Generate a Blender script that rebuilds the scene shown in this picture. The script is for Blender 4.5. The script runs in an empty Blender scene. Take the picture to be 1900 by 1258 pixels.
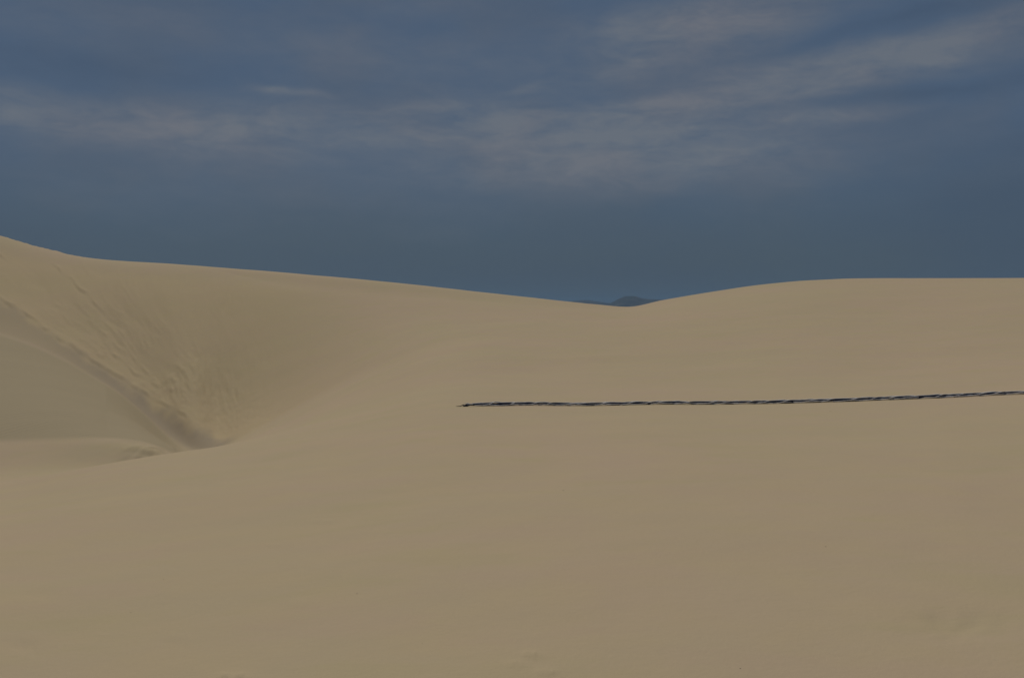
import bpy, math, random
import numpy as np
R = math.radians
scene = bpy.context.scene
random.seed(7)

# ---------------------------------------------------------------- camera
EYE = 1.65                      # eye height over the sand (m)
F = 1900.0                      # focal length in photo pixels (36 mm on a 36 mm sensor)
CX, CY, YH = 950.0, 629.0, 578.0
PITCH = -math.atan((CY - YH) / F)
cam_d = bpy.data.cameras.new("camera")
cam_d.sensor_width = 36.0
cam_d.lens = 36.0
cam_d.clip_start = 0.05
cam_d.clip_end = 20000
cam = bpy.data.objects.new("camera", cam_d)
scene.collection.objects.link(cam)
cam.location = (0, 0, EYE)
cam.rotation_euler = (math.pi / 2 + PITCH, 0, 0)
scene.camera = cam

scene.view_settings.view_transform = 'Standard'
scene.view_settings.look = 'None'
scene.view_settings.exposure = 0.0
scene.view_settings.gamma = 1.0

SUN_AZ, SUN_EL = R(-20), R(60)   # azimuth clockwise from the view direction (+Y)
SUN_STRENGTH, SUN_ANGLE = 1.92, R(9)
SKY_STRENGTH = 0.1
HAZE_DENSITY = 1.25e-4


def ray_azel(px, py):
    """photo pixel -> azimuth / elevation of the view ray"""
    px = np.asarray(px, float); py = np.asarray(py, float)
    x = (px - CX) / F
    u = -(py - CY) / F
    c, s = math.cos(PITCH), math.sin(PITCH)
    y = c - s * u
    z = s + c * u
    return np.arctan2(x, y), np.arctan2(z, np.hypot(x, y))


def to_px(x, y, z):
    c, s = math.cos(PITCH), math.sin(PITCH)
    d = y * c + z * s
    u = -y * s + z * c
    d = np.where(d < 1e-3, 1e-3, d)
    return CX + F * x / d, CY - F * u / d


# ---------------------------------------------------------------- world
world = bpy.data.worlds.new("World")
scene.world = world
world.use_nodes = True
nt = world.node_tree
nt.nodes.clear()
L = nt.links


def N(tree, typ, **kw):
    n = tree.nodes.new(typ)
    for k, v in kw.items():
        setattr(n, k, v)
    return n


def M(tree, op, a, b=None, c=None, clamp=False):
    n = tree.nodes.new('ShaderNodeMath')
    n.operation = op
    n.use_clamp = clamp
    for i, v in enumerate((a, b, c)):
        if v is None:
            continue
        if isinstance(v, (int, float)):
            n.inputs[i].default_value = v
        else:
            tree.links.new(v, n.inputs[i])
    return n.outputs[0]


def mixc(tree, fac, a, b, blend='MIX'):
    n = tree.nodes.new('ShaderNodeMix')
    n.data_type = 'RGBA'
    n.blend_type = blend
    n.clamp_factor = True
    for sock, v in ((n.inputs[0], fac), (n.inputs[6], a), (n.inputs[7], b)):
        if isinstance(v, (int, float)):
            sock.default_value = v
        elif isinstance(v, tuple):
            sock.default_value = (*v, 1.0)
        else:
            tree.links.new(v, sock)
    return n.outputs[2]


def ramp(tree, v, lo, hi, smooth=True):
    n = tree.nodes.new('ShaderNodeMapRange')
    n.interpolation_type = 'SMOOTHSTEP' if smooth else 'LINEAR'
    n.inputs[1].default_value = lo
    n.inputs[2].default_value = hi
    tree.links.new(v, n.inputs[0])
    return n.outputs[0]


sky = N(nt, 'ShaderNodeTexSky', sky_type='NISHITA')
sky.sun_disc = False
sky.sun_elevation = SUN_EL
sky.sun_rotation = SUN_AZ
sky.air_density = 1.0
sky.dust_density = 1.5

tc = N(nt, 'ShaderNodeTexCoord')
sep = N(nt, 'ShaderNodeSeparateXYZ')
L.new(tc.outputs['Generated'], sep.inputs[0])
az = M(nt, 'MULTIPLY', M(nt, 'ARCTAN2', sep.outputs[0], sep.outputs[1]), F)
el = M(nt, 'MULTIPLY', M(nt, 'ARCSINE', sep.outputs[2]), F)
P0 = N(nt, 'ShaderNodeCombineXYZ')
L.new(az, P0.inputs[0]); L.new(el, P0.inputs[1])
P = P0.outputs[0]                                    # cloud coordinates: angles on the sky, 1900 units per radian


def fbm(vec, sx, sy, detail=6.0, rough=0.55, off=0.0, dist=0.0, rot=0.0):
    mp = N(nt, 'ShaderNodeMapping')
    mp.inputs['Location'].default_value = (off, off * 0.7, 0)
    mp.inputs['Rotation'].default_value = (0, 0, rot)
    mp.inputs['Scale'].default_value = (1 / sx, 1 / sy, 1)
    L.new(vec, mp.inputs[0])
    n = N(nt, 'ShaderNodeTexNoise', noise_dimensions='2D')
    n.inputs['Scale'].default_value = 1.0
    n.inputs['Detail'].default_value = detail
    n.inputs['Roughness'].default_value = rough
    n.inputs['Distortion'].default_value = dist
    L.new(mp.outputs[0], n.inputs['Vector'])
    return n


warp = fbm(P, 170, 60, 2.0, 0.5, 3.1)
wsub = N(nt, 'ShaderNodeVectorMath', operation='SUBTRACT')
L.new(warp.outputs['Color'], wsub.inputs[0]); wsub.inputs[1].default_value = (0.5, 0.5, 0.5)
wmul = N(nt, 'ShaderNodeVectorMath', operation='MULTIPLY')
L.new(wsub.outputs[0], wmul.inputs[0]); wmul.inputs[1].default_value = (80, 28, 0)
wadd = N(nt, 'ShaderNodeVectorMath', operation='ADD')
L.new(P, wadd.inputs[0]); L.new(wmul.outputs[0], wadd.inputs[1])
PW = wadd.outputs[0]

# banks and gaps of the cloud deck: x, y (photo), half widths, tilt (deg), strength
CLOUDS = [
    (1310, 40, 165, 44, 6, 0.80), (1190, 50, 90, 30, 0, 0.25), (1560, 128, 300, 34, 9, 0.38), (1760, 78, 120, 24, 12, 0.42),
    (1400, 205, 330, 46, 6, 0.40), (1545, 216, 110, 10, 3, 0.50), (1165, 250, 95, 13, 4, 0.36),
    (330, 240, 190, 34, 0, 0.66), (500, 228, 60, 18, 4, 0.25), (525, 171, 58, 7, -2, 0.55), (925, 226, 70, 12, 5, 0.55),
    (770, 245, 300, 44, 0, 0.34), (1120, 300, 360, 44, 0, 0.36), (1330, 300, 230, 36, 4, 0.26),
    (45, 222, 80, 24, 0, 0.36), (15, 172, 45, 12, 0, 0.40), (130, 360, 130, 36, 0, 0.22),
    (560, 95, 150, 40, 0, 0.22), (980, 160, 34, 9, 10, 0.36), (1175, 124, 60, 14, 5, 0.34), (770, 8, 90, 16, 0, 0.24),
    (80, 35, 130, 36, 0, 0.18), (860, 120, 160, 34, 0, 0.14), (1730, 105, 60, 16, -14, 0.30), (1480, 130, 120, 16, 8, 0.24),
    (1210, 190, 80, 9, 6, 0.32), (820, 200, 120, 9, 2, 0.26), (1850, 200, 100, 26, 10, 0.22), (1000, 330, 420, 60, 0, 0.14),
    (900, 210, 720, 110, 0, 0.13), (1420, 110, 380, 60, 4, 0.14),
    # darker gaps
    (1690, 176, 190, 22, 6, -0.26), (1500, 84, 190, 18, 9, -0.26), (1740, 22, 160, 34, 8, -0.26), (1160, 182, 110, 14, 5, -0.18),
    (240, 130, 200, 40, 0, -0.22), (640, 170, 130, 20, 0, -0.10), (480, 265, 50, 7, 0, -0.22), (620, 240, 45, 6, 0, -0.20),
    (1880, 440, 160, 190, 0, -0.40), (30, 500, 190, 120, 0, -0.16), (1150, 540, 500, 70, 0, -0.24), (1560, 190, 200, 9, 3, -0.20),
]
acc = None
for (cx, cy, hw, hh, tilt, amp) in CLOUDS:
    a_, e_ = ray_azel(cx, cy)
    mp = N(nt, 'ShaderNodeMapping', vector_type='TEXTURE')
    mp.inputs['Location'].default_value = (float(a_) * F, float(e_) * F, 0)
    mp.inputs['Rotation'].default_value = (0, 0, R(tilt))
    mp.inputs['Scale'].default_value = (hw * 1.15, hh * 1.15, 1)
    L.new(PW, mp.inputs[0])
    d = N(nt, 'ShaderNodeVectorMath', operation='DOT_PRODUCT')
    L.new(mp.outputs[0], d.inputs[0]); L.new(mp.outputs[0], d.inputs[1])
    g = M(nt, 'POWER', 0.3679, d.outputs['Value'])
    acc = M(nt, 'MULTIPLY', g, amp) if acc is None else M(nt, 'MULTIPLY_ADD', g, amp, acc)

n_big = fbm(PW, 420, 120, 5.0, 0.55, 11.0)
n_med = fbm(PW, 120, 34, 6.0, 0.6, 5.0, 0.0, R(4))
n_fine = fbm(PW, 44, 15, 5.0, 0.6, 23.0, 0.0, R(5))
tex = M(nt, 'MULTIPLY_ADD', M(nt, 'SUBTRACT', n_med.outputs[0], 0.5), 1.5,
        M(nt, 'MULTIPLY', M(nt, 'SUBTRACT', n_fine.outputs[0], 0.5), 0.8))
# lumpy texture shows inside the banks, hardly at all in the clear gaps and low over the horizon
density = M(nt, 'ADD', acc, M(nt, 'MULTIPLY', M(nt, 'SUBTRACT', n_big.outputs[0], 0.5), 0.55))
inbank = M(nt, 'ADD', M(nt, 'MULTIPLY', ramp(nt, density, 0.0, 0.8), 0.75), 0.14)
lowfade = ramp(nt, el, 60, 330)
density = M(nt, 'MULTIPLY_ADD', M(nt, 'MULTIPLY', tex, inbank), lowfade, density)

hue = fbm(P, 260, 150, 2.0, 0.5, 41.0)
deck_dark = mixc(nt, ramp(nt, hue.outputs[0], 0.35, 0.65), (0.57, 0.91, 1.49), (0.64, 0.93, 1.42))
deck_low = (0.405, 0.665, 0.95)
deck_dark = mixc(nt, ramp(nt, el, 330, 20), deck_dark, deck_low)
deck_gap = (0.34, 0.60, 1.06)
deck_light = mixc(nt, ramp(nt, hue.outputs[0], 0.4, 0.7), (1.22, 1.40, 1.69), (1.33, 1.42, 1.67))
c1 = mixc(nt, M(nt, 'MULTIPLY', density, -1.4, clamp=True), deck_dark, deck_gap)
c2 = mixc(nt, M(nt, 'MULTIPLY', density, 0.95, clamp=True), c1, deck_light)
# thick storm deck: only a little of the clear sky behind comes through
skymix = mixc(nt, 0.96, sky.outputs[0], c2)
bg = N(nt, 'ShaderNodeBackground')
bg.inputs['Strength'].default_value = SKY_STRENGTH
L.new(skymix, bg.inputs['Color'])
wo = N(nt, 'ShaderNodeOutputWorld')
L.new(bg.outputs[0], wo.inputs['Surface'])

# ---------------------------------------------------------------- sun
sd = bpy.data.lights.new("sun", 'SUN')
sd.energy = SUN_STRENGTH
sd.angle = SUN_ANGLE
sd.color = (1.0, 0.95, 0.86)
so = bpy.data.objects.new("sun", sd)
scene.collection.objects.link(so)
so.location = (30, 60, 120)
so.rotation_euler = (math.pi / 2 - SUN_EL, 0, -SUN_AZ + math.pi)

scene.cycles.volume_bounces = 1
scene.cycles.max_bounces = 8
scene.cycles.use_denoising = True


# ---------------------------------------------------------------- numeric helpers
def pchip(xk, yk, x):
    """monotone cubic; xk, yk 1-D"""
    xk = np.asarray(xk, float); yk = np.asarray(yk, float)
    h = np.diff(xk); dl = np.diff(yk) / h
    m = np.zeros_like(yk)
    w1 = 2 * h[1:] + h[:-1]; w2 = h[1:] + 2 * h[:-1]
    same = dl[1:] * dl[:-1] > 0
    with np.errstate(divide='ignore', invalid='ignore'):
        hm = (w1 + w2) / (w1 / dl[:-1] + w2 / dl[1:])
    m[1:-1] = np.where(same, hm, 0)
    m[0], m[-1] = dl[0], dl[-1]
    i = np.clip(np.searchsorted(xk, x) - 1, 0, len(h) - 1)
    t = np.clip((x - xk[i]) / h[i], 0, 1)
    h00 = 2*t**3 - 3*t**2 + 1; h10 = t**3 - 2*t**2 + t
    h01 = -2*t**3 + 3*t**2; h11 = t**3 - t**2
    return h00*yk[i] + h10*h[i]*m[i] + h01*yk[i+1] + h11*h[i]*m[i+1]


def gauss1(a, sig, axis):
    if sig <= 0:
        return a
    n = int(3 * sig + 1)
    k = np.exp(-0.5 * (np.arange(-n, n + 1) / sig) ** 2); k /= k.sum()
    a = np.moveaxis(a, axis, -1)
    p = np.concatenate([np.repeat(a[..., :1], n, -1), a, np.repeat(a[..., -1:], n, -1)], -1)
    out = np.zeros_like(a)
    for j, w in enumerate(k):
        out += w * p[..., j:j + a.shape[-1]]
    return np.moveaxis(out, -1, axis)


def hash2(ix, iy, seed):
    h = (ix.astype(np.int64) * 374761393 + iy.astype(np.int64) * 668265263 + seed * 974634777) & 0xFFFFFFFF
    h = ((h ^ (h >> 13)) * 1274126177) & 0xFFFFFFFF
    h = (h ^ (h >> 16)) & 0xFFFFFFFF
    return h


def perlin(x, y, seed=0):
    ix = np.floor(x); iy = np.floor(y)
    fx = x - ix; fy = y - iy
    u = fx**3 * (fx * (fx * 6 - 15) + 10); v = fy**3 * (fy * (fy * 6 - 15) + 10)

    def g(dx, dy):
        a = hash2(ix + dx, iy + dy, seed) / 4294967296.0 * 2 * math.pi
        return np.cos(a) * (fx - dx) + np.sin(a) * (fy - dy)
    a = g(0, 0); b = g(1, 0); c = g(0, 1); d = g(1, 1)
    return ((a + u * (b - a)) + v * ((c + u * (d - c)) - (a + u * (b - a)))) * 1.4


def pfbm(x, y, octv=4, seed=0, gain=0.5):
    s = 0; amp = 1
    for o in range(octv):
        s = s + amp * perlin(x * 2**o, y * 2**o, seed + o * 17)
        amp *= gain
    return s


def sstep(v, a, b):
    t = np.clip((v - a) / (b - a), 0, 1)
    return t * t * (3 - 2 * t)


# ---------------------------------------------------------------- dune surveying lines
# each line of the terrain: (x, y) where it is seen in the photo and its distance in metres
def T(*rows):
    a = np.array(rows, float)
    return a[:, 0], a[:, 1], a[:, 2]


LINES = [
    # brink of the near dune on the left, running into the line the rope lies on
    T((-700, 960, 17), (-300, 932, 18), (0, 906, 19), (150, 876, 19), (300, 850, 19.5), (410, 833.5, 20), (500, 815, 20),
      (650, 785, 20), (845, 752, 20), (1000, 751, 20.5), (1165, 750, 20.5), (1300, 749, 21), (1500, 745, 21.5),
      (1700, 737, 22), (1900, 729, 22), (2200, 712, 22.5), (2700, 692, 23)),
    # trough behind it
    T((-700, 935, 33), (-300, 906, 30.5), (0, 879, 28.2), (150, 873, 27.4), (300, 873, 26.8), (345, 864, 26.8), (410, 844, 27), (500, 810, 27), (650, 758, 28),
      (845, 702, 29), (1000, 697, 30), (1165, 692, 30), (1300, 682, 31), (1500, 669, 31), (1700, 662, 32), (1900, 658, 32),
      (2200, 652, 33), (2700, 645, 34)),
    # upper edge of the low bank / front edge of the hollow's floor
    T((-700, 835, 36.5), (-300, 822, 34.2), (0, 815, 31.8), (150, 813, 30.2), (250, 819, 29.4), (300, 832, 29), (345, 850, 29.5), (410, 847, 32), (500, 804, 32), (650, 729, 35),
      (845, 668, 34), (1000, 657, 36), (1165, 646, 37), (1300, 624, 39), (1500, 608, 40), (1700, 602, 41), (1900, 599, 41),
      (2200, 600, 42), (2700, 598, 43)),
    # foot of the slip face
    T((-700, 540, 78), (-300, 560, 69), (0, 619, 60), (80, 647, 57.5), (131, 671, 55.5), (159, 690, 54.3), (238, 738, 50.5), (278, 778, 48), (300, 800, 46.5), (345, 838, 43.5),
      (410, 842, 40), (500, 791, 42), (650, 700, 43), (845, 638, 41), (1000, 616, 43.5), (1165, 604, 46), (1300, 582, 48), (1500, 558, 49.5),
      (1700, 552, 50), (1900, 549, 50), (2200, 552, 51), (2700, 556, 52)),
    # top of the steep strip above the foot
    T((-700, 490, 88), (-300, 500, 79), (0, 551, 68.8), (80, 601, 62.8), (131, 635, 59.3), (159, 653, 58), (238, 706, 53.4), (300, 743, 50.4), (358, 780, 46.3), (410, 829, 42.5), (500, 771, 45),
      (650, 678, 46), (845, 620, 45), (1000, 602, 47), (1165, 592, 50.5), (1300, 568, 52), (1500, 546, 53), (1700, 541, 53),
      (1900, 538, 53), (2200, 542, 54), (2700, 550, 55)),
    # where the slip face rounds over to the crest
    T((-700, 440, 98), (-300, 435, 89), (0, 478, 79.8), (80, 494, 77), (150, 507, 74), (300, 522, 69), (410, 532, 66), (500, 540, 64), (650, 555, 60),
      (845, 566, 57), (1000, 572.5, 56), (1165, 579, 56), (1300, 556, 57), (1500, 532, 57.5), (1700, 527.5, 57.5), (1900, 526.5, 57.5),
      (2200, 530, 58), (2700, 545, 59)),
    # crest
    T((-700, 415, 107), (-300, 400, 98), (0, 438, 89), (50, 452, 86.5), (100, 465, 84), (150, 476, 81.5), (200, 482, 79.5), (300, 488.5, 77), (400, 496, 73.5), (500, 503.5, 71.5), (600, 512.5, 68.5), (700, 521.5, 66), (800, 531.5, 64.5), (900, 542.5, 63.2), (1000, 553.5, 62.5), (1100, 564, 62),
      (1165, 569, 62), (1230, 556.5, 62.5), (1300, 544.5, 63), (1400, 530.5, 63.5), (1500, 521.5, 64), (1600, 517.5, 64),
      (1700, 516.5, 64), (1800, 516.5, 64), (1900, 515.5, 64), (2200, 520, 64), (2700, 540, 64)),
]
BL = [1.0, 0.9, 0.5, 0.8, 0.5, 0.8, 0.17]           # smoothing across the view, degrees

azu = np.radians(np.arange(-60, 60.001, 0.05))       # fine azimuth axis for the survey
feat_r = []; feat_z = []


def blend_out(v, edge=44.0):
    """outside the surveyed sector hold the edge value"""
    return v


def add_const(r, z):
    feat_r.append(np.full_like(azu, r)); feat_z.append(np.broadcast_to(np.asarray(z, float), azu.shape).copy())


deg = np.degrees(azu)
add_const(0.3, 0.0)
add_const(2.0, 0.0)
add_const(4.6, -0.14 * sstep(-deg, -5, 30) + 0.02 * sstep(deg, 0, 30))
add_const(9.0, -0.02 - 0.30 * sstep(-deg, -6, 28) - 0.06 * sstep(deg, 18, 40))
for (px, py, rr), b in zip(LINES, BL):
    a, e = ray_azel(px, py)
    r_k = pchip(a, rr, azu); e_k = pchip(a, e, azu)
    sg = b / 0.05
    r_k = gauss1(r_k, max(sg, 20), 0); e_k = gauss1(e_k, sg, 0)
    feat_r.append(r_k); feat_z.append(EYE + r_k * np.tan(e_k))
rc, zc = feat_r[-1], feat_z[-1]
feat_r.append(rc + 9); feat_z.append(zc - 1.3)
feat_r.append(rc + 26); feat_z.append(zc - 6.0)
feat_r.append(rc + 110); feat_z.append(np.full_like(azu, -6.5)); add_const(600, -7.2); add_const(4600, -8.0)
FR = np.array(feat_r); FZ = np.array(feat_z)         # (K, nazu)

# rows of the ground sheet
rows = np.concatenate([np.geomspace(0.3, 4.0, 46, endpoint=False), np.geomspace(4.0, 17.5, 190, endpoint=False),
                       np.linspace(17.5, 34, 230, endpoint=False), np.geomspace(34, 260, 620, endpoint=False),
                       np.geomspace(260, 4600, 50)])
lr = np.log(rows)


def pchip_cols(XK, YK, x):
    """XK, YK: (K, n) knots per column; x: (m,) -> (n, m)"""
    K, n = XK.shape
    h = np.diff(XK, axis=0); dl = np.diff(YK, axis=0) / h
    m = np.zeros_like(YK)
    w1 = 2 * h[1:] + h[:-1]; w2 = h[1:] + 2 * h[:-1]
    same = dl[1:] * dl[:-1] > 0
    with np.errstate(divide='ignore', invalid='ignore'):
        hm = (w1 + w2) / (w1 / dl[:-1] + w2 / dl[1:])
    m[1:-1] = np.where(same, hm, 0); m[0] = dl[0]; m[-1] = dl[-1]
    out = np.zeros((n, len(x)))
    cols = np.arange(n)[:, None]
    idx = np.zeros((n, len(x)), int)
    for k in range(1, K - 1):
        idx += (x[None, :] >= XK[k][:, None])
    x0 = XK[idx, cols]; hh = h[idx, cols]
    t = np.clip((x[None, :] - x0) / hh, 0, 1)
    y0 = YK[idx, cols]; y1 = YK[idx + 1, cols]; m0 = m[idx, cols]; m1 = m[idx + 1, cols]
    return ((2*t**3 - 3*t**2 + 1) * y0 + (t**3 - 2*t**2 + t) * hh * m0 + (-2*t**3 + 3*t**2) * y1 + (t**3 - t**2) * hh * m1)


# columns of the ground sheet (all the way round; fine where the camera looks)
front = np.arange(-29.5, 29.5001, 0.05)
sideL = np.arange(-60, -29.5, 0.3); sideR = np.arange(29.8, 60.01, 0.3)
back = np.arange(62, 299, 2.0)
colsd = np.concatenate([sideL, front, sideR, back])  # degrees, -60 .. 298
aza = np.where(colsd > 180, colsd - 360, colsd)
lookup = np.clip(colsd, -60, 60)
t_back = np.clip((colsd - 60) / 240.0, 0, 1)         # 0 at +60, 1 at -60 again
ti = np.interp(np.radians(lookup), azu, np.arange(len(azu)))
i0 = np.clip(ti.astype(int), 0, len(azu) - 2); ft = ti - i0
FRc = FR[:, i0] * (1 - ft) + FR[:, i0 + 1] * ft
FZc = FZ[:, i0] * (1 - ft) + FZ[:, i0 + 1] * ft
bm_ = colsd > 60
tb = sstep(t_back[bm_], 0, 1)
FRc[:, bm_] = FR[:, -1:] * (1 - tb) + FR[:, :1] * tb
FZc[:, bm_] = FZ[:, -1:] * (1 - tb) + FZ[:, :1] * tb
Z = pchip_cols(np.log(FRc), FZc, lr)                  # (ncols, nrows)

azr = np.radians(colsd)
Xg = np.sin(azr)[:, None] * rows[None, :]
Yg = np.cos(azr)[:, None] * rows[None, :]
pxg, pyg = to_px(Xg, Yg, Z - EYE)
infront = (np.abs(aza) < 62)[:, None]

# smooth the open bowl and the right-hand dune, keep the brinks of the hollow crisp
crisp = sstep(620 - pxg, 0, 260) * sstep(rows[None, :], 12, 19) * infront
crestd = np.abs(rows[None, :] - np.interp(np.degrees(azr), deg, rc)[:, None])
near_crest = 1 - sstep(crestd, 1.5, 7)
Zs = gauss1(Z, 22, 1)
Zs = gauss1(Zs, 10, 0)
Zm = gauss1(Z, 2.0, 1)
w_crisp = np.clip(np.maximum(crisp, near_crest * 1.0), 0, 1)
Zb = Zm * w_crisp + Zs * (1 - w_crisp)
Zw = gauss1(gauss1(Z, 12, 1), 46, 0)                  # the valley head where the slip face swings round
hs = 285 + 65 * (1 - sstep(rows[None, :], 50, 57))
w_head = sstep(pxg, hs, hs + 150) * (1 - sstep(pxg, 620, 780)) * sstep(rows[None, :], 26, 31) * sstep(crestd, 2, 9) * infront
Zb = Zw * w_head + Zb * (1 - w_head)
Zb = np.where(rows[None, :] > 262, Z, Zb)

# masks
kfloor0, kfoot, kstrip, kround = 6, 7, 8, 9
rf0 = FRc[kfloor0][:, None]; rfoot = FRc[kfoot][:, None]; rstrip = FRc[kstrip][:, None]
rround = FRc[kround][:, None]; rcr = FRc[kround + 1][:, None]
rr = rows[None, :]
left = sstep(430 - pxg, 0, 130) * infront
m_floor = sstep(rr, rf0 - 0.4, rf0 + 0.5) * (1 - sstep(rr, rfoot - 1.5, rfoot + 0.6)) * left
m_slip = sstep(rr, rfoot - 0.5, rfoot + 1.0) * (1 - sstep(rr, rround - 1, rround + 5)) * sstep(760 - pxg, 0, 330) * infront
m_bank = sstep(rr, 22, 26) * (1 - sstep(rr, rf0 - 1.0, rf0 + 0.2)) * left

# a darker grey-brown tongue of colour along the foot of the slip face
dark_foot_n = 1.4 * pfbm(pxg / 45.0, rr / 2.6, 3, 141)
m_dark_foot = sstep(rr, rfoot - 1.2, rfoot + 0.8) * (1 - sstep(rr + dark_foot_n, rstrip - 2.2, rstrip + 0.6)) * sstep(450 - pxg, 0, 45) * infront
m_dark_foot = m_dark_foot * (0.55 + 0.45 * sstep(pxg, 60, 260))
# relief: broad swells, slumps and grain flows of the slip face, clods at its foot
dz = 0.075 * pfbm(Xg / 8.0, Yg / 8.0, 3, 3) * sstep(rr, 3, 8) * (1 - sstep(rr, 40, 60) * 0.5)
dz += 0.010 * pfbm(Xg / 1.6 + 5, Yg / 1.9, 3, 9) * (1 - sstep(rr, 14, 30))
# grain-flow tongues: they fan down towards the deepest point of the hollow
tx, ty = pxg - 455.0, 850.0 - pyg
th = np.arctan2(ty, -tx); rho = np.hypot(tx, ty)
wv = 0.35 * pfbm(pxg / 120.0, pyg / 90.0, 3, 31)
fan = pfbm(th * 11 + wv * 1.2, np.log(np.maximum(rho, 20)) * 3.6, 3, 51, 0.55)
fine = pfbm(th * 52 + wv * 1.6, np.log(np.maximum(rho, 20)) * 12.0, 3, 77, 0.6)
patch = sstep(pfbm(pxg / 130.0, pyg / 110.0, 2, 91), -0.25, 0.45)
lowpart = 0.35 + 0.9 * sstep(pyg, 560, 690) * sstep(430 - pxg, -60, 130)
leftish = 0.10 + 0.90 * sstep(440 - pxg, 0, 150)
up = sstep(rr, rstrip - 0.6, rstrip + 1.2)
far = np.clip(rr / 45.0, 0.8, 2.6)
dz += far * m_slip * up * (0.042 * fan * (0.35 + 0.65 * patch) * (0.1 + 0.9 * sstep(560 - pxg, 0, 180)) + 0.062 * np.maximum(fine - 0.1, 0) * patch * lowpart * leftish)
# lumps
lump = np.maximum(pfbm(Xg / 0.9, Yg / 1.3, 3, 63, 0.6) - 0.25, 0)
dz += 0.05 * far * lump * m_slip * up * leftish * sstep(pyg, 600, 720) * patch
foot_m = np.exp(-((pxg - 455) / 130) ** 2 - ((pyg - 785) / 50) ** 2) * infront * (rr > 20) * (rr < 70)
dz += 0.018 * foot_m * pfbm(Xg / 0.55, Yg / 0.8, 3, 68, 0.6) * sstep(rr, 21, 26)
dz += 0.10 * m_bank * sstep(pxg, 190, 300) * pfbm(Xg / 0.7, Yg / 1.2, 3, 71, 0.6)
# crest roughness on the far left
dz += 0.05 * pfbm(pxg / 16.0, rr / 3.0, 3, 21, 0.6) * np.exp(-((rr - rcr) / 3.0) ** 2) * sstep(190 - pxg, 0, 60) * infront


def seg_dist(px, py, line):
    best = np.full(px.shape, 1e9); side = np.zeros(px.shape)
    for (x0, y0), (x1, y1) in zip(line[:-1], line[1:]):
        dx, dy = x1 - x0, y1 - y0
        l2 = dx * dx + dy * dy
        t = np.clip(((px - x0) * dx + (py - y0) * dy) / l2, 0, 1)
        d = np.hypot(px - x0 - t * dx, py - y0 - t * dy)
        s = np.sign((px - x0) * dy - (py - y0) * dx)
        b = d < best
        best = np.where(b, d, best); side = np.where(b, s * d, side)
    return best, side


# scarps left by slumping sand across the slip face
for line, h, wdt in (([(-60, 506), (0, 551), (60, 594), (131, 640), (200, 686), (280, 735), (340, 770), (392, 806)], 0.055, 3.0),
                     ([(96, 492), (130, 518), (172, 556), (198, 584)], 0.05, 2.8),
                     ([(200, 652), (250, 690), (300, 722)], 0.05, 2.4),
                     ([(235, 655), (262, 682), (296, 716)], 0.05, 2.2),
                     ([(-10, 468), (18, 486), (36, 502)], 0.05, 2.4),
                     ([(26, 490), (48, 512)], 0.05, 2.4), ([(180, 558), (200, 580)], 0.05, 2.4)):
    wob = 3.0 * pfbm(pxg / 34.0, pyg / 34.0, 2, 5)
    d, s = seg_dist(pxg + wob, pyg - wob, line)
    x0 = min(p[0] for p in line); x1 = max(p[0] for p in line)
    endf = sstep(pxg, x0 - 8, x0 + 25) * (1 - sstep(pxg, x1 - 25, x1 + 8)) if x0 > 0 else (1 - sstep(pxg, x1 - 60, x1 + 8))
    brk = 0.15 + 0.85 * sstep(perlin(pxg / 22.0, pyg / 22.0, 8), -0.4, 0.4)
    on = infront * (rr > rfoot) * (rr < rcr + 2)
    dz += far * h * endf * brk * on * (np.exp(-((s - 2) / wdt) ** 2) - 0.45 * np.exp(-((s + wdt) / wdt) ** 2))
# disturbed clods of sand at the bottom of the frame
for (cx, cy, hw, hh, h) in ((435, 1262, 34, 9, 0.022), (985, 1216, 20, 7, 0.012), (958, 1234, 20, 6, 0.010), (1015, 1250, 22, 6, 0.012),
                            (330, 1185, 26, 7, 0.006), (560, 1120, 30, 8, 0.006), (600, 960, 22, 4, 0.008), (515, 1005, 24, 4, 0.006),
                            (45, 1205, 30, 14, -0.010), (1780, 1160, 90, 26, -0.016), (75, 1110, 40, 10, -0.008)):
    nn = 1 + 0.5 * perlin(pxg / (hw * 0.5), pyg / (hh * 0.6), int(cx))
    dz += h * nn * np.exp(-((pxg - cx) / hw) ** 2 - ((pyg - cy) / hh) ** 2) * infront * (rr < 14)

dz *= sstep(rr, 0.8, 2.5) * (1 - sstep(rr, 270, 420))
Zf = Zb + dz

# ---------------------------------------------------------------- ground sheet
nc, nr = Zf.shape
verts = np.stack([Xg, Yg, Zf], -1).reshape(-1, 3)
verts = np.concatenate([verts, [[0, 0, 0.0]]])
ci = np.arange(nc); cj = (ci + 1) % nc
a = (ci[:, None] * nr + np.arange(nr - 1)[None, :]); b = (cj[:, None] * nr + np.arange(nr - 1)[None, :])
quads = np.stack([a, a + 1, b + 1, b], -1).reshape(-1, 4)
tris = np.stack([np.full(nc, nc * nr), ci * nr, cj * nr], -1)
me = bpy.data.meshes.new("sand_ground")
nq, ntr = len(quads), len(tris)
me.vertices.add(len(verts)); me.vertices.foreach_set("co", verts.astype(np.float32).ravel())
me.loops.add(nq * 4 + ntr * 3)
me.loops.foreach_set("vertex_index", np.concatenate([quads.ravel(), tris.ravel()]).astype(np.int32))
me.polygons.add(nq + ntr)
me.polygons.foreach_set("loop_start", np.concatenate([np.arange(nq) * 4, nq * 4 + np.arange(ntr) * 3]).astype(np.int32))
me.update(calc_edges=True)
me.polygons.foreach_set("use_smooth", np.ones(nq + ntr, bool))
for nm, arr in (("hollow_floor", m_floor), ("slip_face", m_slip), ("dark_foot", m_dark_foot)):
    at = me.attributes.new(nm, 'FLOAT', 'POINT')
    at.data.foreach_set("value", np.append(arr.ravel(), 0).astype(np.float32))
me.validate()
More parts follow.
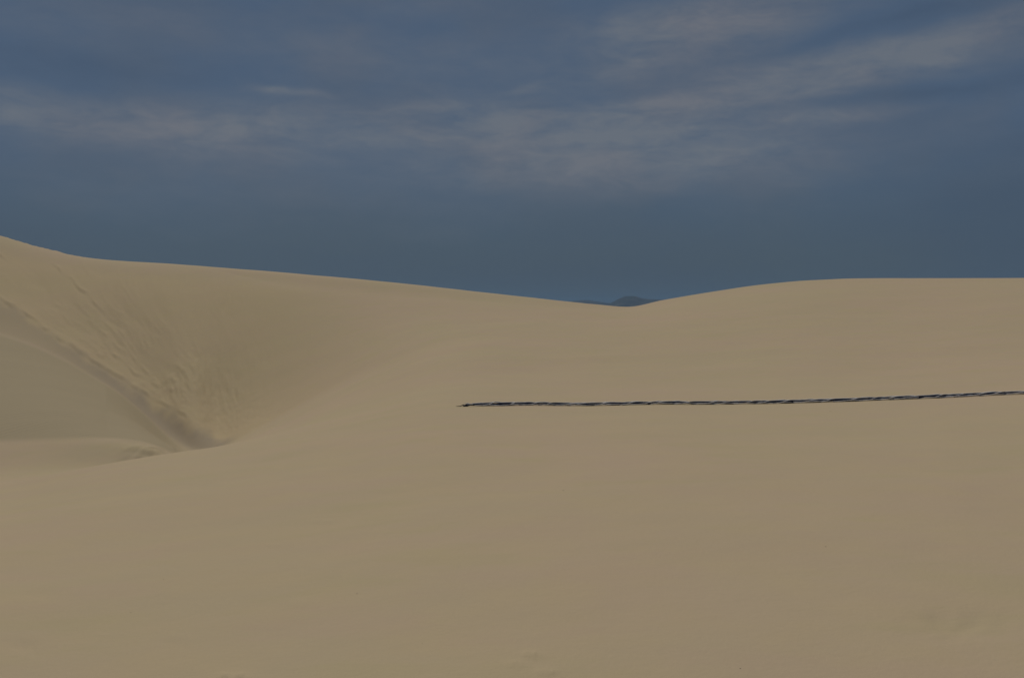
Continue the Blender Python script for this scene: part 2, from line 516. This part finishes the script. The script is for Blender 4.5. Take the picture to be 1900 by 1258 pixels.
ground = bpy.data.objects.new("sand_ground", me)
scene.collection.objects.link(ground)
ground["kind"] = "structure"


def new_mat(name):
    m = bpy.data.materials.new(name)
    m.use_nodes = True
    t = m.node_tree
    return m, t, t.nodes['Principled BSDF']


def noise(t, vec, scale, detail=4.0, rough=0.55, sc=(1, 1, 1)):
    mp = N(t, 'ShaderNodeMapping')
    mp.inputs['Scale'].default_value = sc
    t.links.new(vec, mp.inputs[0])
    n = N(t, 'ShaderNodeTexNoise')
    n.inputs['Scale'].default_value = scale
    n.inputs['Detail'].default_value = detail
    n.inputs['Roughness'].default_value = rough
    t.links.new(mp.outputs[0], n.inputs['Vector'])
    return n.outputs[0]


sand, t, bsdf = new_mat("sand")
tcs = N(t, 'ShaderNodeTexCoord')
O = tcs.outputs['Object']
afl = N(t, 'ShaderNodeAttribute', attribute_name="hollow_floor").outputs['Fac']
asl = N(t, 'ShaderNodeAttribute', attribute_name="slip_face").outputs['Fac']
n1 = noise(t, O, 0.12, 4)
n2 = noise(t, O, 1.3, 5, 0.6)
n3 = noise(t, O, 190.0, 2, 0.7)
col = mixc(t, ramp(t, n1, 0.35, 0.65), (0.462, 0.366, 0.226), (0.478, 0.361, 0.238))
col = mixc(t, M(t, 'MULTIPLY', ramp(t, n2, 0.35, 0.7), 0.5), col, (0.488, 0.376, 0.222))
n4 = noise(t, O, 0.55, 6, 0.62, (1.0, 2.2, 1.0))
col = mixc(t, M(t, 'MULTIPLY', ramp(t, n4, 0.50, 0.66), 0.35), col, (0.474, 0.350, 0.238))
col = mixc(t, M(t, 'MULTIPLY', ramp(t, n4, 0.47, 0.34), 0.4), col, (0.448, 0.364, 0.205))
col = mixc(t, M(t, 'MULTIPLY', asl, 0.55), col, (0.445, 0.340, 0.185))
col = mixc(t, M(t, 'MULTIPLY', afl, 0.9), col, (0.36, 0.290, 0.180))  # greyer floor sand, with some shade put into its colour too
adark = N(t, 'ShaderNodeAttribute', attribute_name="dark_foot").outputs['Fac']
col = mixc(t, M(t, 'MULTIPLY', adark, 0.95), col, (0.330, 0.262, 0.178))
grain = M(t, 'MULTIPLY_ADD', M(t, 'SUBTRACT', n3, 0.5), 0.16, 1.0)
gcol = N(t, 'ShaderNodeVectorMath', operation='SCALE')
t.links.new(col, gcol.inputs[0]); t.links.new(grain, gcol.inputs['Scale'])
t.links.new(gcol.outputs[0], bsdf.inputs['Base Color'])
bsdf.inputs['Roughness'].default_value = 0.95
bsdf.inputs['Specular IOR Level'].default_value = 0.12
wv1 = N(t, 'ShaderNodeTexWave', wave_type='BANDS', bands_direction='X', wave_profile='SIN')
wv1.inputs['Scale'].default_value = 0.9
wv1.inputs['Distortion'].default_value = 5.0
wv1.inputs['Detail'].default_value = 3.0
wv1.inputs['Detail Scale'].default_value = 0.7
mpw = N(t, 'ShaderNodeMapping'); mpw.inputs['Rotation'].default_value = (0, 0, R(35))
t.links.new(O, mpw.inputs[0]); t.links.new(mpw.outputs[0], wv1.inputs[0])
rip = M(t, 'MULTIPLY', M(t, 'MULTIPLY', wv1.outputs['Fac'], M(t, 'MULTIPLY', afl, ramp(t, noise(t, O, 0.35, 3), 0.35, 0.7))), 0.020)
hgt = M(t, 'MULTIPLY_ADD', noise(t, O, 26.0, 4, 0.65), 0.004, rip)
hgt = M(t, 'MULTIPLY_ADD', noise(t, O, 3.0, 5, 0.6), 0.010, hgt)
hgt = M(t, 'MULTIPLY_ADD', n3, 0.0008, hgt)
bp = N(t, 'ShaderNodeBump')
bp.inputs['Strength'].default_value = 0.8
bp.inputs['Distance'].default_value = 1.0
t.links.new(hgt, bp.inputs['Height']); t.links.new(bp.outputs[0], bsdf.inputs['Normal'])
me.materials.append(sand)


# height of the sheet at a place (bilinear in the fine front sector)
order = np.argsort(colsd)


def ground_z(x, y):
    r = math.hypot(x, y); d_ = math.degrees(math.atan2(x, y))
    i = float(np.interp(d_, colsd, np.arange(nc))); j = float(np.interp(r, rows, np.arange(nr)))
    i_, j_ = min(int(i), nc - 2), min(int(j), nr - 2)
    u, v = i - i_, j - j_
    return ((Zf[i_, j_] * (1-u) + Zf[i_+1, j_] * u) * (1-v) + (Zf[i_, j_+1] * (1-u) + Zf[i_+1, j_+1] * u) * v)


def ground_hit(px, py, rmin=3.0, rmax=60.0):
    """first place where the view ray through a photo pixel meets the sand"""
    a_, e_ = (float(v) for v in ray_azel(px, py))
    prev = None
    for r in np.arange(rmin, rmax, 0.02):
        x, y = math.sin(a_) * r, math.cos(a_) * r
        if ground_z(x, y) >= EYE + r * math.tan(e_):
            return x, y, ground_z(x, y)
    return x, y, ground_z(x, y)


# ---------------------------------------------------------------- distant hills
def ridge_line(prof, y0, name):
    """a range of rounded hills: prof = (photo x, photo y of the skyline) at distance y0"""
    px = np.array([p[0] for p in prof], float); py = np.array([p[1] for p in prof], float)
    a_, e_ = ray_azel(px, py)
    aa = np.linspace(a_[0], a_[-1], 420)
    hz = pchip(a_, np.tan(e_) * y0 + EYE, aa)
    x = np.tan(aa) * y0
    hz = hz + 1.4 * pfbm(x / 60.0, x * 0 + 3, 4, 4)
    dep = np.linspace(-1, 1, 41)
    W = 420.0
    X, D = np.meshgrid(x, dep, indexing='ij')
    base = -9.0
    prof_d = np.maximum(0, 1 - np.abs(D) ** 1.5)
    spur = 1 + 0.35 * pfbm(X / 90.0, D * 1.6 + X / 400, 4, 12) * np.abs(D) * 2
    H = base + (hz[:, None] - base) * np.clip(prof_d * spur, 0, 1.0)
    Yw = y0 + D * W
    X = X * (Yw / y0)
    v = np.stack([X, Yw, H], -1).reshape(-1, 3)
    n0, n1_ = X.shape
    i = np.arange(n0 - 1)[:, None] * n1_ + np.arange(n1_ - 1)[None, :]
    f = np.stack([i, i + n1_, i + n1_ + 1, i + 1], -1).reshape(-1, 4)
    m = bpy.data.meshes.new(name)
    m.from_pydata(v.tolist(), [], f.tolist())
    m.polygons.foreach_set("use_smooth", np.ones(len(f), bool))
    o = bpy.data.objects.new(name, m)
    scene.collection.objects.link(o)
    o["kind"] = "structure"
    return o


hillm, t, bsdf = new_mat("hill_scrub")
tcs = N(t, 'ShaderNodeTexCoord')
nh = noise(t, tcs.outputs['Object'], 0.012, 6, 0.65)
t.links.new(mixc(t, ramp(t, nh, 0.4, 0.62), (0.012, 0.020, 0.024), (0.04, 0.042, 0.04)), bsdf.inputs['Base Color'])
bsdf.inputs['Roughness'].default_value = 1.0
h1 = ridge_line([(300, 600), (700, 590), (1000, 580), (1080, 571), (1120, 567), (1138, 560), (1150, 553.5), (1163, 549.5), (1178, 550), (1192, 553.5),
                 (1210, 555.5), (1240, 556), (1290, 562), (1400, 572), (1700, 590), (2300, 600)], 3300.0, "hills")
h2 = ridge_line([(200, 604), (800, 580), (1000, 566), (1060, 559), (1085, 556.5), (1110, 560), (1140, 563), (1200, 559), (1260, 560), (1400, 575), (2000, 604)],
                3900.0, "far_hills")
for h in (h1, h2):
    h.data.materials.append(hillm)


# ---------------------------------------------------------------- the rope
def tube(path, radii, sides, squash=None):
    """closed tube along a path; returns verts, faces"""
    path = np.asarray(path); n = len(path)
    tan = np.gradient(path, axis=0); tan /= np.linalg.norm(tan, axis=1)[:, None]
    up = np.array([0, 0, 1.0])
    s = np.cross(tan, up); s /= np.linalg.norm(s, axis=1)[:, None]
    u = np.cross(s, tan)
    v = []; f = []
    for i in range(n):
        for k in range(sides):
            a_ = 2 * math.pi * k / sides
            rs = radii[i] * (1 if squash is None else squash[i][k])
            v.append(path[i] + rs * (math.cos(a_) * s[i] + math.sin(a_) * u[i]))
    for i in range(n - 1):
        for k in range(sides):
            k2 = (k + 1) % sides
            f.append((i*sides+k, i*sides+k2, (i+1)*sides+k2, (i+1)*sides+k))
    f.append(tuple(range(sides))[::-1]); f.append(tuple((n-1)*sides + k for k in range(sides)))
    return v, f


def mesh_obj(name, parts, mat, parent=None):
    v = []; f = []
    for pv, pf in parts:
        o_ = len(v)
        v += [tuple(p) for p in pv]
        f += [tuple(i + o_ for i in q) for q in pf]
    m = bpy.data.meshes.new(name)
    m.from_pydata(v, [], f)
    m.polygons.foreach_set("use_smooth", np.ones(len(f), bool))
    m.materials.append(mat)
    o = bpy.data.objects.new(name, m)
    scene.collection.objects.link(o)
    if parent:
        o.parent = parent
    return o


navy, t, bsdf = new_mat("navy_cloth")
tcs = N(t, 'ShaderNodeTexCoord')
t.links.new(mixc(t, noise(t, tcs.outputs['Object'], 30, 4), (0.006, 0.007, 0.020), (0.016, 0.018, 0.044)), bsdf.inputs['Base Color'])
bsdf.inputs['Roughness'].default_value = 0.85
bsdf.inputs['Specular IOR Level'].default_value = 0.2
white, t, bsdf = new_mat("white_cord")
tcs = N(t, 'ShaderNodeTexCoord')
t.links.new(mixc(t, noise(t, tcs.outputs['Object'], 14, 4), (0.78, 0.76, 0.75), (0.88, 0.86, 0.85)), bsdf.inputs['Base Color'])
bsdf.inputs['Roughness'].default_value = 0.8

ROPE_PIX = [(868, 752.5), (935, 751), (1000, 749.8), (1180, 749.2), (1300, 748.5), (1400, 747.5), (1500, 745.5), (1600, 742), (1700, 738),
            (1800, 733.5), (1900, 729.5), (2050, 722), (2300, 709)]
way = np.array([ground_hit(p[0], p[1] + 2.0, rmin=15)[:2] for p in ROPE_PIX])
seg = np.concatenate([[0], np.cumsum(np.linalg.norm(np.diff(way, axis=0), axis=1))])
LEN = seg[-1]
SS = np.arange(0, LEN, 0.02)
rx = pchip(seg, way[:, 0], SS); ry = pchip(seg, way[:, 1], SS)
ry = gauss1(ry, 14, 0)
rx0, ry0 = rx[0], ry[0]
RC = 0.026                                           # radius of the dark core
gz = gauss1(np.array([ground_z(a_, b_) for a_, b_ in zip(rx, ry)]), 6, 0)
zc_ = gz + RC * 1.0 + 0.006
ry = ry + 0.012 * perlin(SS / 1.4, SS * 0, 3) + 0.006 * perlin(SS / 0.5, SS * 0, 4)
axis = np.stack([rx, ry, zc_], -1)
rope = bpy.data.objects.new("rope", None)
rope.empty_display_size = 0.1
rope.location = (float(rx0), float(ry0), float(gz[0]))
scene.collection.objects.link(rope)
rope["label"] = "long navy rope wound with thin white cord, lying across the pale sand"
rope["category"] = "rope"
org = np.array(rope.location)
axis_l = axis - org
phase = 2 * math.pi * SS / 0.62 + 2.2 * perlin(SS / 1.9, SS * 0, 11) + 1.0 * perlin(SS / 0.6, SS * 0, 12)
tan = np.gradient(axis_l, axis=0); tan /= np.linalg.norm(tan, axis=1)[:, None]
sv = np.cross(tan, [0, 0, 1.0]); sv /= np.linalg.norm(sv, axis=1)[:, None]
uv = np.cross(sv, tan)
taper = 0.72 + 0.28 * sstep(SS, 0, 0.4)
loose = 1 + 0.55 * np.exp(-((SS - 0.62) / 0.12) ** 2)            # the fat knotty bit near the end


def helix(ph, rad):
    return axis_l + rad[:, None] * (np.cos(ph)[:, None] * sv + np.sin(ph)[:, None] * uv)


for k in range(2):                                   # two dark strands laid together
    ph = phase * 0.55 + math.pi * k
    rad = 0.009 * taper * loose
    rr_ = (0.0205 + 0.0045 * perlin(SS / 0.35, SS * 0 + k, 15)) * taper * (0.7 + 0.3 * loose)
    mesh_obj("navy_strand", [tube(helix(ph, rad), rr_, 10)], navy, rope)
for k in range(2):                                   # two white cords laid along the dark core, one on top, one in front, each sinking between the strands here and there
    ph = (1.75, -0.30)[k] + 0.38 * pfbm(SS / 0.55, SS * 0, 2, 40 + k)
    rad = (RC * (1.10, 1.02)[k] + 0.013 * pfbm(SS / 0.26, SS * 0, 2, 50 + k)) * taper * loose
    rr_ = np.maximum(0.0072 + 0.0045 * pfbm(SS / 0.16, SS * 0, 2, 60 + k), 0.0032)
    sel = SS > (0.06 if k == 0 else 0.12)
    mesh_obj("white_cord", [tube(helix(ph, rad)[sel], rr_[sel], 8)], white, rope)
UQ = [0, 0.20, 0.48, 0.80, 1.0]                      # thin lashing that binds them
AQ = [-0.55, -0.30, 1.55, 2.05, 2 * math.pi - 0.55]
for k in range(2):
    turns = SS / 0.78 + 0.5 * k + 0.34 * pfbm(SS / 0.9, SS * 0, 2, 71 + k)
    ph = np.interp(turns - np.floor(turns), UQ, AQ) + 2 * math.pi * np.floor(turns)
    ph = gauss1(ph, 1.6, 0)
    rad = (RC * 1.16 + 0.004 * perlin(SS / 0.4, SS * 0, 150 + k)) * taper * loose
    rr_ = np.maximum(0.0064 + 0.0040 * perlin(SS / 0.2, SS * 0, 160 + k), 0.0028)
    sel = SS > 0.3
    mesh_obj("lashing", [tube(helix(ph, rad)[sel], rr_[sel], 6)], white, rope)
# frayed end: loose dark yarns running out on the sand
endp = axis_l[0]
yarns = []
for k in range(7):
    n = 26
    tt = np.linspace(0, 1, n)
    ln = random.uniform(0.07, 0.15) if k else 0.25
    wx = -ln * tt
    wy = (random.uniform(-0.05, 0.05) if k else -0.01) * tt + 0.012 * perlin(tt * 3 + k * 5.1, tt * 0, 81 + k)
    wz = np.maximum(endp[2] * (1 - tt) ** 1.6 + 0.022 * np.abs(perlin(tt * 3 + k * 3.3, tt * 0, 95 + k)) * np.sin(math.pi * tt) * 2, 0.007)
    pth = np.stack([endp[0] + 0.02 + wx, endp[1] + wy, wz], -1)
    for q in pth:
        q[2] += ground_z(q[0] + org[0], q[1] + org[1]) - org[2]
    yarns.append(tube(pth, (0.022 if k else 0.014) * (1 - 0.75 * tt), 6))
mesh_obj("frayed_end", yarns, navy, rope)
wy_ = []
for k in range(3):
    tt = np.linspace(0, 1, 20)
    pth = np.stack([endp[0] + 0.10 - 0.16 * tt - 0.03 * k, endp[1] + (k - 1) * 0.03 * tt + 0.01 * perlin(tt * 4, tt * 0, 120 + k),
                    endp[2] * (1 - tt) + 0.012 + 0.03 * np.sin(math.pi * tt) * (0.5 + 0.3 * k)], -1)
    wy_.append(tube(pth, 0.0055 * (1 - 0.6 * tt), 6))
mesh_obj("loose_cord_end", wy_, white, rope)

# ---------------------------------------------------------------- grit lying on the sand
gritm, t, bsdf = new_mat("grit")
tcs = N(t, 'ShaderNodeTexCoord')
ng = N(t, 'ShaderNodeTexWhiteNoise')
gi = N(t, 'ShaderNodeNewGeometry')
t.links.new(mixc(t, gi.outputs['Random Per Island'], (0.10, 0.08, 0.05), (0.26, 0.20, 0.12)), bsdf.inputs['Base Color'])
bsdf.inputs['Roughness'].default_value = 0.9
parts = []
for i in range(14):
    px = random.uniform(-150, 2050); py = random.uniform(690, 1256) if i % 3 else random.uniform(900, 1256)
    if px < 520 and py < 930:
        continue
    x, y, z = ground_hit(px, py, 3.5, 40)
    s = random.uniform(0.5, 1.0) * 0.0008 * math.hypot(x, y) ** 0.75
    v = []
    a0 = random.uniform(0, 6.28); el_ = random.uniform(1.0, 2.2)
    for zz, kk in ((-0.3, 0.7), (0.25, 1.0), (0.7, 0.5)):
        for k in range(6):
            a_ = k * math.pi / 3
            r_ = s * kk * random.uniform(0.75, 1.15)
            lx, ly = r_ * math.cos(a_) * el_, r_ * math.sin(a_)
            v.append((x + lx * math.cos(a0) - ly * math.sin(a0), y + lx * math.sin(a0) + ly * math.cos(a0), z + zz * s))
    f = [(5, 4, 3, 2, 1, 0), (12, 13, 14, 15, 16, 17)]
    for l_ in range(2):
        for k in range(6):
            f.append((l_*6+k, l_*6+(k+1) % 6, (l_+1)*6+(k+1) % 6, (l_+1)*6+k))
    parts.append((v, f))
grit = mesh_obj("grit", parts, gritm)
grit["kind"] = "stuff"
grit["label"] = "tiny dark specks of grit scattered over the sand"

# ---------------------------------------------------------------- the air
hz = bpy.data.meshes.new("haze")
B = 4900.0
zt, zb = 62.0, -10.0
vs = [(-B, -B, zb), (B, -B, zb), (B, B, zb), (-B, B, zb), (-B, -B, zt), (B, -B, zt), (B, B, zt), (-B, B, zt)]
hz.from_pydata(vs, [], [(3, 2, 1, 0), (4, 5, 6, 7), (0, 1, 5, 4), (1, 2, 6, 5), (2, 3, 7, 6), (3, 0, 4, 7)])
ho = bpy.data.objects.new("haze", hz)
scene.collection.objects.link(ho)
ho["kind"] = "stuff"
ho["label"] = "thin bluish haze over the far plain and hills"
hm = bpy.data.materials.new("haze")
hm.use_nodes = True
ht = hm.node_tree
ht.nodes.clear()
pv = N(ht, 'ShaderNodeVolumePrincipled')
pv.inputs['Color'].default_value = (0.28, 0.50, 0.80, 1)
pv.inputs['Density'].default_value = HAZE_DENSITY
pv.inputs['Anisotropy'].default_value = 0.0
mo = N(ht, 'ShaderNodeOutputMaterial')
ht.links.new(pv.outputs[0], mo.inputs['Volume'])
hz.materials.append(hm)
